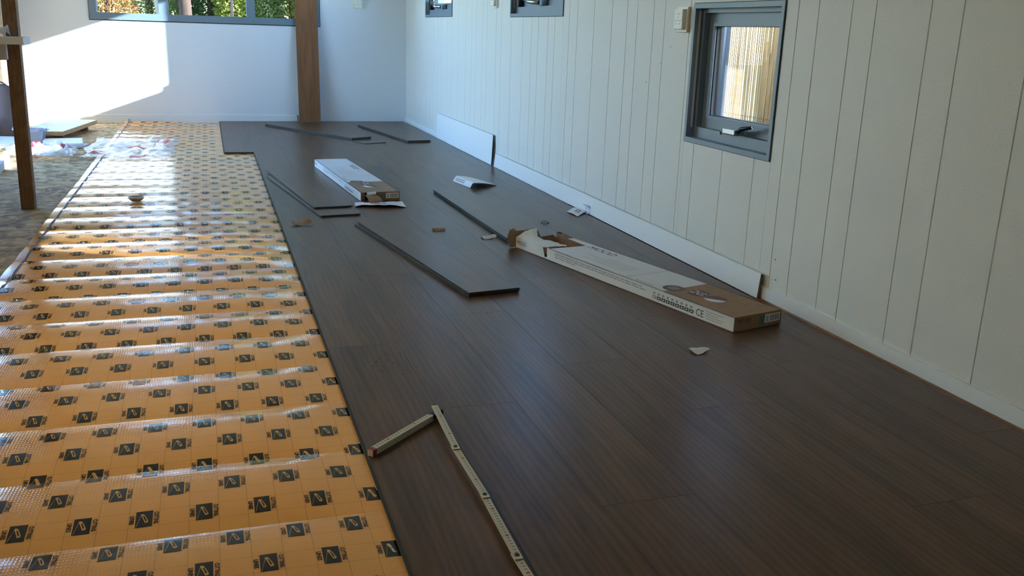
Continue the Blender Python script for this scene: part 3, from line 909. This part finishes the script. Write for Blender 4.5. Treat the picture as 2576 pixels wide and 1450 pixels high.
def scrap(name, x, y, sx_, sy_, rz, zf, mats, label, cat='scrap', split=None, group='torn card scraps on the laminate'):
    ca, sa = math.cos(rz), math.sin(rz)
    def fn(u, v):
        a_, b_ = (u-.5)*sx_*(1+.12*math.sin(v*5)), (v-.5)*sy_*(1+.15*math.sin(u*6))
        return Vector((a_*ca-b_*sa, a_*sa+b_*ca, .0016+zf(u, v)))
    o = MB().sheet(fn, 10, 8, .0012, mif=split).build(name, mats, smooth=True, loc=(x, y, 0))
    return tag(o, label, cat, group)
scrap('card_scrap', 1.347, 2.283, .052, .042, .25, lambda u, v: .006*math.sin(math.pi*(v*.7+u*.3))+.002*u, [M_boxw], 'small pale card scrap alone on the dark floor in front of the open carton')
scrap('card_scrap', .375, 4.315, .085, .06, .3, lambda u, v: .034*abs(u-.45)*(1 if v > .3 else .5)+.006*v, [M_kraft], 'crumpled brown card scrap nearest the orange underlay')
scrap('card_scrap', .980, 4.085, .055, .035, .05, lambda u, v: .010*math.sin(math.pi*v), [M_kraft], 'small folded brown card scrap behind the centre planks')
scrap('card_scrap', 1.164, 3.885, .062, .040, .15, lambda u, v: .008*math.sin(math.pi*v)+.006*u*u, [M_boxw], 'small white card scrap left of the open carton')
scrap('card_scrap', 1.537, 4.172, .040, .030, -.2, lambda u, v: .009*math.sin(math.pi*u), [M_kraftd], 'tiny dark brown card scrap behind the open carton')
# lens shaped lid on the underlay
ox, oy = -.388, 5.061
lid = MB().lathe([(0, .0), (.022, .0), (.036, .012), (.041, .022), (.038, .022), (.020, .006), (0, .005)], 0, 0, 24).build('metal_lid', M_chrome, smooth=True)
lid.location = (ox, oy, uz(ox, oy)+.004)
tag(lid, 'small shiny metal lid lying on the orange underlay', 'lid')
# crumbs
cb = MB()
for k in range(26):
    rr = random.Random(k)
    if k < 18: x = .443+rr.gauss(0, .03); y = 2.39+rr.gauss(0, .05)
    else: x = rr.uniform(.4, 1.7); y = rr.uniform(2.0, 7.5)
    s_ = rr.uniform(.0006, .0014)
    cb.box(x-s_, x+s_*1.3, y-s_, y+s_, .0002, .0002+s_*.8)
tag(cb.build('sawdust_crumbs', M_dirt), 'dark sawdust crumbs scattered on the laminate', 'crumbs', kind='stuff')

# ------------------------------------------------------------------ folding rule
ruler = tag(empty('folding_rule', (.475, 1.75, 0)), 'ivory folding rule opened in an L on the dark laminate', 'ruler')
RW, RT = .0155, .0031
def rule_seg(p, q, z, ticks=True, cap=None):
    p, q = Vector((*p, 0)), Vector((*q, 0)); d = q-p; ln = d.length; ang = math.atan2(d.y, d.x)
    s = bevel(MB().box(-.012, ln+.012, -RW/2, RW/2, 0, RT).build('segment', M_rule, ruler), .0008, 1)
    s.location = (p.x-.475, p.y-1.75, z); s.rotation_euler.z = ang
    mk = MB()
    if ticks:
        nn = int(ln/.01)
        for k in range(nn+1):
            red = (k % 10 == 5); x = k*.01
            mk.add([(x, -.002, RT+.0003), (x+(.006 if red else .0042), -.002, RT+.0003), (x+(.006 if red else .0042), .0045, RT+.0003), (x, .0045, RT+.0003)], [(0, 1, 2, 3)], 1 if red else 0)
            for h_ in (0, .005):
                mk.add([(x+h_-.001, -RW/2+.0006, RT+.0003), (x+h_-.0003, -RW/2+.0006, RT+.0003), (x+h_-.0003, -.0042, RT+.0003), (x+h_-.001, -.0042, RT+.0003)], [(0, 1, 2, 3)], 0)
        mk.build('scale_print', [M_inkg, M_rulered], s)
    return s
# folded bundle: four leaves on top of each other
A_, B_ = (.300, 1.834), (.474, 1.992)
for k in range(5):
    rule_seg(A_, B_, .0004+RT*k, ticks=(k == 4))
MB().box(-.006, .006, -RW/2-.0006, RW/2+.0006, 0, RT*5+.0004).build('red_cap', M_redp, ruler, loc=(.296-.475, 1.830-1.75, .0004), rz=math.atan2(.158, .174))
MB().box(-.020, .020, -RW/2-.0008, RW/2+.0008, RT*1, RT*5+.0008).build('joint_plate', M_darkmetal, ruler, loc=(.476-.475, 1.994-1.75, .0004), rz=math.atan2(.158, .174))
ch = [(.480, 2.012), (.473, 1.790), (.4765, 1.572), (.472, 1.352), (.4780, 1.132), (.474, .912)]
zz = .0004+RT*5+.0006
for k in range(5):
    z_ = zz if k == 0 else max(.0004, zz-RT*1.02*k)
    sft = .0035*(-1)**k
    rule_seg((ch[k][0]+sft*0, ch[k][1]), ch[k+1], z_)
    if k:
        jp = MB().lathe([(0, 0), (.0045, 0), (.0045, .0012), (0, .0012)], 0, 0, 12).build('joint_rivet', M_darkmetal, ruler, loc=(ch[k][0]-.475, ch[k][1]-1.75, z_+RT*2))

# ------------------------------------------------------------------ sockets
def socket(name, loc, rz, label):
    root = tag(empty(name, loc, rz), label, 'socket', 'white wall sockets')
    # local: face looks to -y
    bevel(MB().box(-.046, .046, -.012, 0, -.050, .050).build('plate', M_plastic, root), .003)
    ins = bevel(MB().box(-.036, .036, -.030, -.012, -.040, .040).build('cover', M_plastic, root), .004)
    ph = MB()
    for ang in (90, 210, 330):
        cx, cz = .017*math.cos(R(ang)), .017*math.sin(R(ang))
        for a2 in (ang+60, ang+180, ang-60):
            hx, hz = cx+.0085*math.cos(R(a2)), cz+.0085*math.sin(R(a2))
            n = 8
            ph.add([(hx+.0024*math.cos(2*math.pi*k/n), -.0304, hz+.0024*math.sin(2*math.pi*k/n)) for k in range(n)], [tuple(range(n))])
    ph.build('pin_holes', M_hole, ins)
    return root
socket('wall_socket', (1.396, YF-.001, 1.110), 0, 'white triple socket on the far wall right of the leaning board')
socket('wall_socket', (XR-.001, 6.185, 1.100), R(-90), 'white triple socket on the right wall between the two far windows')
socket('wall_socket', (XR-.001, 3.515, .969), R(-90), 'white triple socket beside the nearest low window')

# ------------------------------------------------------------------ left side: timber stand, board, rubbish
st = tag(empty('timber_stand', (-.87, 4.99, OSB_Z)), 'brown timber post stand with a cross rail at the left edge', 'stand')
def lst(o):
    o.location = (.87, -4.99, -OSB_Z); return o
def post(x, y, nm='post'):
    w = .031
    v = [(x-w, y-.03, OSB_Z), (x+w, y-.03, OSB_Z), (x+w, y+.03, OSB_Z), (x-w, y+.03, OSB_Z)]
    v += [(p[0]+.030, p[1], 2.2) for p in v[:4]]
    return lst(MB().add(v, [(0, 3, 2, 1), (4, 5, 6, 7), (0, 1, 5, 4), (1, 2, 6, 5), (2, 3, 7, 6), (3, 0, 4, 7)]).build(nm, M_post, st))
bevel(post(-.877, 4.99), .003)
bevel(post(-1.58, 4.99), .003)
lst(bevel(MB().box(-1.62, -.888, 4.935, 4.96, .700, .772).build('rail', M_trim, st), .003))
lst(bevel(MB().box(-1.62, -.86, 5.02, 5.05, .695, .770).build('rail', M_post, st), .003))
sb_ = bevel(MB().box(-1.60, -.787, 4.775, 4.955, .7735, .806).build('shelf_board', M_trim), .003)
tag(sb_, 'white shelf board resting across the timber stand', 'board')
def crp(u, v):
    return Vector((-1.02+.16*u, 4.80+.12*v, .8085+.045*abs(noise.noise(Vector((u*3, v*2.4, 5))))+.040*u*max(0, 1-abs(v-.5)*2)))
tag(MB().sheet(crp, 14, 10, .0008).build('crumpled_cloth', M_paper, smooth=True), 'white crumpled cloth on the shelf board at the left edge', 'cloth')
def dk(u, v):
    return Vector((-.96+.155*u, 4.79+.15*v, .8085+.010*math.sin(math.pi*u)*math.sin(math.pi*v)+.003))
# low wooden drawer-like plinth in the sun
pl_ = empty('low_platform', (-1.25, 8.2, OSB_Z)); tag(pl_, 'low wooden board near the far wall, its top coloured white for sunlight', 'board')
cs = [(-1.075, 7.75), (-.925, 8.66), (-1.28, 8.76), (-1.36, 7.81)]
pv = [(x, y, .030) for x, y in cs]+[(x, y, .062) for x, y in cs]
o = MB().add(pv, [(0, 3, 2, 1), (4, 5, 6, 7), (0, 1, 5, 4), (1, 2, 6, 5), (2, 3, 7, 6), (3, 0, 4, 7)], 0).build('board_body', [M_paleedge, M_paper], pl_)
o.data.polygons[1].material_index = 1; o.location = (1.25, -8.2, -OSB_Z)  # white top colour stands for the glare of sun on the wood
for bx_, by_ in ((-1.12, 7.9), (-1.30, 7.92), (-1.02, 8.55), (-1.24, 8.60)):
    o = MB().box(bx_-.03, bx_+.03, by_-.03, by_+.03, OSB_Z, .0298).build('batten_block', M_kraftd, pl_); o.location = (1.25, -8.2, -OSB_Z)
# stack of papers / boards
for k in range(6):
    rr = random.Random(30+k)
    o = MB().bbox(-.13, .13, -.17, .17, 0, .007, .001).build('packing_sheet', M_paper if k % 2 else M_paperb)
    o.location = (-1.04+rr.uniform(-.02, .02), 7.44+rr.uniform(-.03, .03), OSB_Z+.0002+.0072*k); o.rotation_euler.z = rr.uniform(-.25, .25)
    tag(o, ('white' if k % 2 else 'bluish white')+' packing sheet, '+('lowest', 'second', 'third', 'fourth', 'fifth', 'topmost')[k]+' in the pile beside the underlay', 'sheet', 'packing sheets in the pile')
# films with red print
def film(name, cx, cy, sx_, sy_, h, seed, z0, label, redf):
    def fn(u, v):
        x, y = (u-.5)*sx_, (v-.5)*sy_
        e = min(u, 1-u, v, 1-v)
        x += .05*noise.noise(Vector((u*3, v*3, seed))); y += .08*noise.noise(Vector((u*3, v*3, seed+9)))
        return Vector((x, y, .004+h*abs(noise.noise(Vector((u*5, v*4, seed+4))))*min(1, e*6)+h*.35*abs(noise.noise(Vector((u*13, v*11, seed+2))))))
    o = MB().sheet(fn, 44, 34, 0, mif=lambda u, v: 1 if redf(u, v) else 0).build(name, [M_film, M_red], smooth=True)
    o.location = (cx, cy, z0)
    return tag(o, label, 'film', 'printed plastic films')
film('plastic_film', -.55, 7.25, .60, 1.05, .050, 11, -.004, 'crumpled clear plastic film with red print on the underlay', lambda u, v: (abs(u-.62-.1*math.sin(v*9)) < .10 and .34 < v < .50) or (abs(u-.85) < .07 and .60 < v < .78 and int(u*30) % 3) or (abs(u-.14) < .10 and .08 < v < .20 and int(v*40) % 3 != 0) or (abs(u-.60) < .09 and v < .06))
film('plastic_film', -1.10, 6.90, .44, .44, .085, 23, OSB_Z+.03, 'crumpled clear plastic film with red letters heaped beside the timber post', lambda u, v: (.10 < u < .45 and .70 < v < .92 and (int(u*26) % 4 != 0)) or (abs(u-.3) < .06 and .5 < v < .72) or (abs(u-.85) < .1 and abs(v-.8) < .06))
film('plastic_film', -1.49, 6.95, .24, .44, .05, 37, OSB_Z+.03, 'crumpled clear plastic film with red print at the left picture edge', lambda u, v: abs(u-.5) < .12 and abs(v-.7) < .09)
# mauve grey bag
bg_ = empty('grey_bag', (-1.50, 8.15, OSB_Z)); tag(bg_, 'slumped mauve grey bag standing at the far left', 'bag')
def bagf(u, v):
    a_ = u*2*math.pi; h_ = v
    rr = (.135*(1-.55*h_**2.2)+.012*noise.noise(Vector((math.cos(a_)*2, math.sin(a_)*2, h_*3))))*(1 if h_ < .97 else .4)
    return Vector((rr*math.cos(a_)-.03*h_, rr*.8*math.sin(a_), .001+.40*h_))
MB().sheet(bagf, 24, 14, 0).build('bag_body', M_grey, bg_, smooth=True)
MB().tube([(-.08, -.02, .37), (-.075, -.035, .40), (-.05, -.04, .418), (-.02, -.04, .418), (.005, -.035, .40), (.012, -.02, .37)], .007, 6).build('bag_handle', M_grey, bg_, smooth=True)
# tray with liner
tr_ = empty('plastic_tray', (-1.27, 7.62, OSB_Z)); tag(tr_, 'bluish plastic tray with a ragged liner in the rubbish pile', 'tray')
tv_ = MB()
w0, w1 = .075, .095
for (a0, b0), (a1, b1) in (((-1, -1), (1, -1)), ((1, -1), (1, 1)), ((1, 1), (-1, 1)), ((-1, 1), (-1, -1))):
    tv_.add([(a0*w0, b0*w0, .002), (a1*w0, b1*w0, .002), (a1*w1, b1*w1, .11), (a0*w1, b0*w1, .11)], [(0, 1, 2, 3)])
tv_.add([(-w0, -w0, .002), (w0, -w0, .002), (w0, w0, .002), (-w0, w0, .002)], [(3, 2, 1, 0)])
o = tv_.build('tray_body', M_bluebag, tr_); sd = o.modifiers.new('thick', 'SOLIDIFY'); sd.thickness = .003
def ln_(u, v):
    a_ = u*2*math.pi
    return Vector(((w1+.012*v)*math.cos(a_)*1.18, (w1+.012*v)*math.sin(a_)*1.18, .10+.055*v*abs(noise.noise(Vector((math.cos(a_)*2, math.sin(a_)*2, 3))))+.01*v))
MB().sheet(ln_, 30, 4).build('liner', M_paperb, tr_, smooth=True)
# light grey carton at lower left and a yellow strip, white panel
o = bevel(MB().box(-.16, .16, -.26, .26, 0, .055).build('grey_case', M_greybox), .006)
o.location = (-1.385, 6.36, OSB_Z+.0003); o.rotation_euler.z = R(4)
tag(o, 'light grey flat case on the strand board at the left edge', 'case')
o = bevel(MB().box(-.02, .02, -.28, .28, 0, .024).build('spirit_level', M_yellow), .002)
o.location = (-1.47, 7.10, OSB_Z+.0003); o.rotation_euler.z = R(35)
tag(o, 'yellow level bar lying among the rubbish', 'level')
o = bevel(MB().box(-.16, .16, -.24, .24, 0, .030).build('white_slab', M_paper), .003)
o.location = (-1.47, 7.62, OSB_Z+.0003); o.rotation_euler.z = R(-12)
tag(o, 'thick white slab lying flat behind the yellow bar', 'slab')

# ------------------------------------------------------------------ outdoors
tag(MB().box(-30, 30, -20, 45, -.6, -.45).build('ground', M_ground), kind='structure')
def conifer(x, y, h, rad, kind, seed, label, n=19000, trunk=True, base=-.45):
    root = tag(empty('garden_conifer', (x, y, base)), label, 'tree', 'garden conifers behind the far window')
    rr = random.Random(seed)
    mb = MB()
    for _ in range(n):
        t = rr.random()**1.4
        z = rr.uniform(.75, 2.5) if rr.random() < .62 else .15+t*(h-.15)
        rmax = rad*(1-(z/h)**1.6)*(.85+.3*noise.noise(Vector((z*2.5, seed, 0))))
        a_ = rr.random()*2*math.pi
        rmax *= 1+.28*noise.noise(Vector((math.cos(a_)*2, math.sin(a_)*2, z*1.8+seed)))
        q = rmax*(rr.random()**.35)
        c = Vector((q*math.cos(a_), q*math.sin(a_), z))
        s_ = rr.uniform(.014, .034)
        d = Vector((math.cos(a_)+rr.gauss(0, .5), math.sin(a_)+rr.gauss(0, .5), rr.gauss(.2, .6))).normalized()
        u = d.cross(Vector((rr.gauss(0, 1), rr.gauss(0, 1), rr.gauss(0, 1)))).normalized()
        mb.add([c-u*s_*.45, c+d*s_*.6-u*s_*.2, c+d*s_*1.6, c+d*s_*.6+u*s_*.45], [(0, 1, 2, 3)])
    fo = mb.build('foliage', M_leafs[kind], root)
    if trunk:
        MB().tube([(0, 0, 0), (.02, .01, h*.4), (0, 0, h*.9)], [.05, .04, .01], 8).build('trunk', M_bark, root, smooth=True)
    return root
trees = [(-1.40, 11.3, 2.6, .42, 'lime', 'lime conifer behind the left end of the far window'),
         (-1.00, 11.15, 2.3, .36, 'rust', 'rusty brown shrub behind the left light of the far window'),
         (-.62, 11.8, 2.8, .42, 'sage', 'sage green conifer behind the left light of the far window'),
         (-.30, 12.3, 3.0, .45, 'lime', 'lime conifer set back behind the left mullion'),
         (.06, 11.5, 2.9, .30, 'dark', 'dark green conifer right of the bare trunk'),
         (.30, 11.25, 2.6, .24, 'lime', 'lime conifer at the middle of the far window'),
         (.55, 11.9, 3.0, .40, 'dark', 'dark conifer left of the thin garden post'),
         (.66, 11.2, 2.5, .19, 'sage', 'narrow sage conifer beside the thin garden post'),
         (.95, 11.35, 2.6, .26, 'lime', 'lime conifer right of the thin garden post'),
         (1.30, 11.4, 2.4, .34, 'sage', 'sage conifer behind the right light of the far window'),
         (1.16, 10.95, 2.0, .22, 'rust', 'rust and lime shrub behind the right light of the far window'),
         (1.75, 11.7, 2.9, .40, 'dark', 'dark conifer behind the leaning board')]
for k, (x, kd, lb_) in enumerate(((-2.0, 'sage', 'leftmost broad conifer of the back hedge row'), (-.9, 'dark', 'second broad conifer of the back hedge row'), (.2, 'sage', 'middle broad conifer of the back hedge row'), (1.3, 'dark', 'fourth broad conifer of the back hedge row'), (2.4, 'sage', 'rightmost broad conifer of the back hedge row'))):
    conifer(x, 13.6, 6.0, .95, kd, 300+k, lb_, n=16000)
for k, (x, y, h, rd, kd, lb_) in enumerate(trees):
    conifer(x, y, h*1.9, rd*1.12, kd, 100+k, lb_)
tw = MB().tube([(-.20, 10.9, -.45), (-.185, 10.9, .6), (-.20, 10.88, 1.2), (-.12, 10.9, 2.8)], [.085, .07, .066, .04], 12)
tag(tw.build('bare_trunk', M_bark, smooth=True), 'rough brown tree trunk outside just right of the left mullion', 'trunk')
tag(MB().tube([(-.44, 11.0, -.45), (-.47, 11.0, 1.0), (-.56, 11.0, 1.6), (-.6, 11.0, 2.6)], [.035, .03, .028, .02], 8).build('pale_trunk', M_birch, smooth=True), 'pale leaning birch trunk outside left of the left mullion', 'trunk')
tag(bevel(MB().box(.262, .292, 10.55, 10.58, -.45, 2.2).build('garden_post', M_darkpost), .004), 'thin dark garden post outside the middle light', 'post')
tag(MB().box(-4.0, -3.6, -4.0, 4.7, -.45, 7.0).build('added_bounce_wall', M_cream), kind='structure')  # unseen wall, added to bounce warm sunlight through the left window
# reed screen outside the low window
rs = empty('reed_screen', (2.42, 2.4, -.45)); tag(rs, 'upright reed screen outside the nearest low window', 'screen')
rb = MB(); rr = random.Random(5)
p_ = .016
k = 0
y = -1.7
while y < 2.1:
    dense = noise.noise(Vector((y*3.0, 4.2, 0))) > .12
    b1, b2 = rr.gauss(0, .0030), rr.gauss(0, .008)
    for lay in (0, .644*p_, 1.288*p_):
        r_ = rr.uniform(.0031, .0036) * (1.5 if dense else 1.0)
        yy = y+1.65*lay+rr.gauss(0, .0005)
        rb.tube([(lay, yy, .02), (lay, yy+b1, .7), (lay, yy+b1*.4, 1.2), (lay, yy+b2, 2.1+rr.uniform(-.1, .1))], [r_, r_, r_, r_*.7], 5)
    y += p_
o = rb.build('reeds', M_reed, rs, smooth=True); tag(o, kind='stuff')
for z_ in (.4, 1.0, 1.6):
    MB().tube([(-.012, -1.6, z_), (-.012, 2.05, z_)], .0015, 5).build('binding_wire', M_darkmetal, rs)
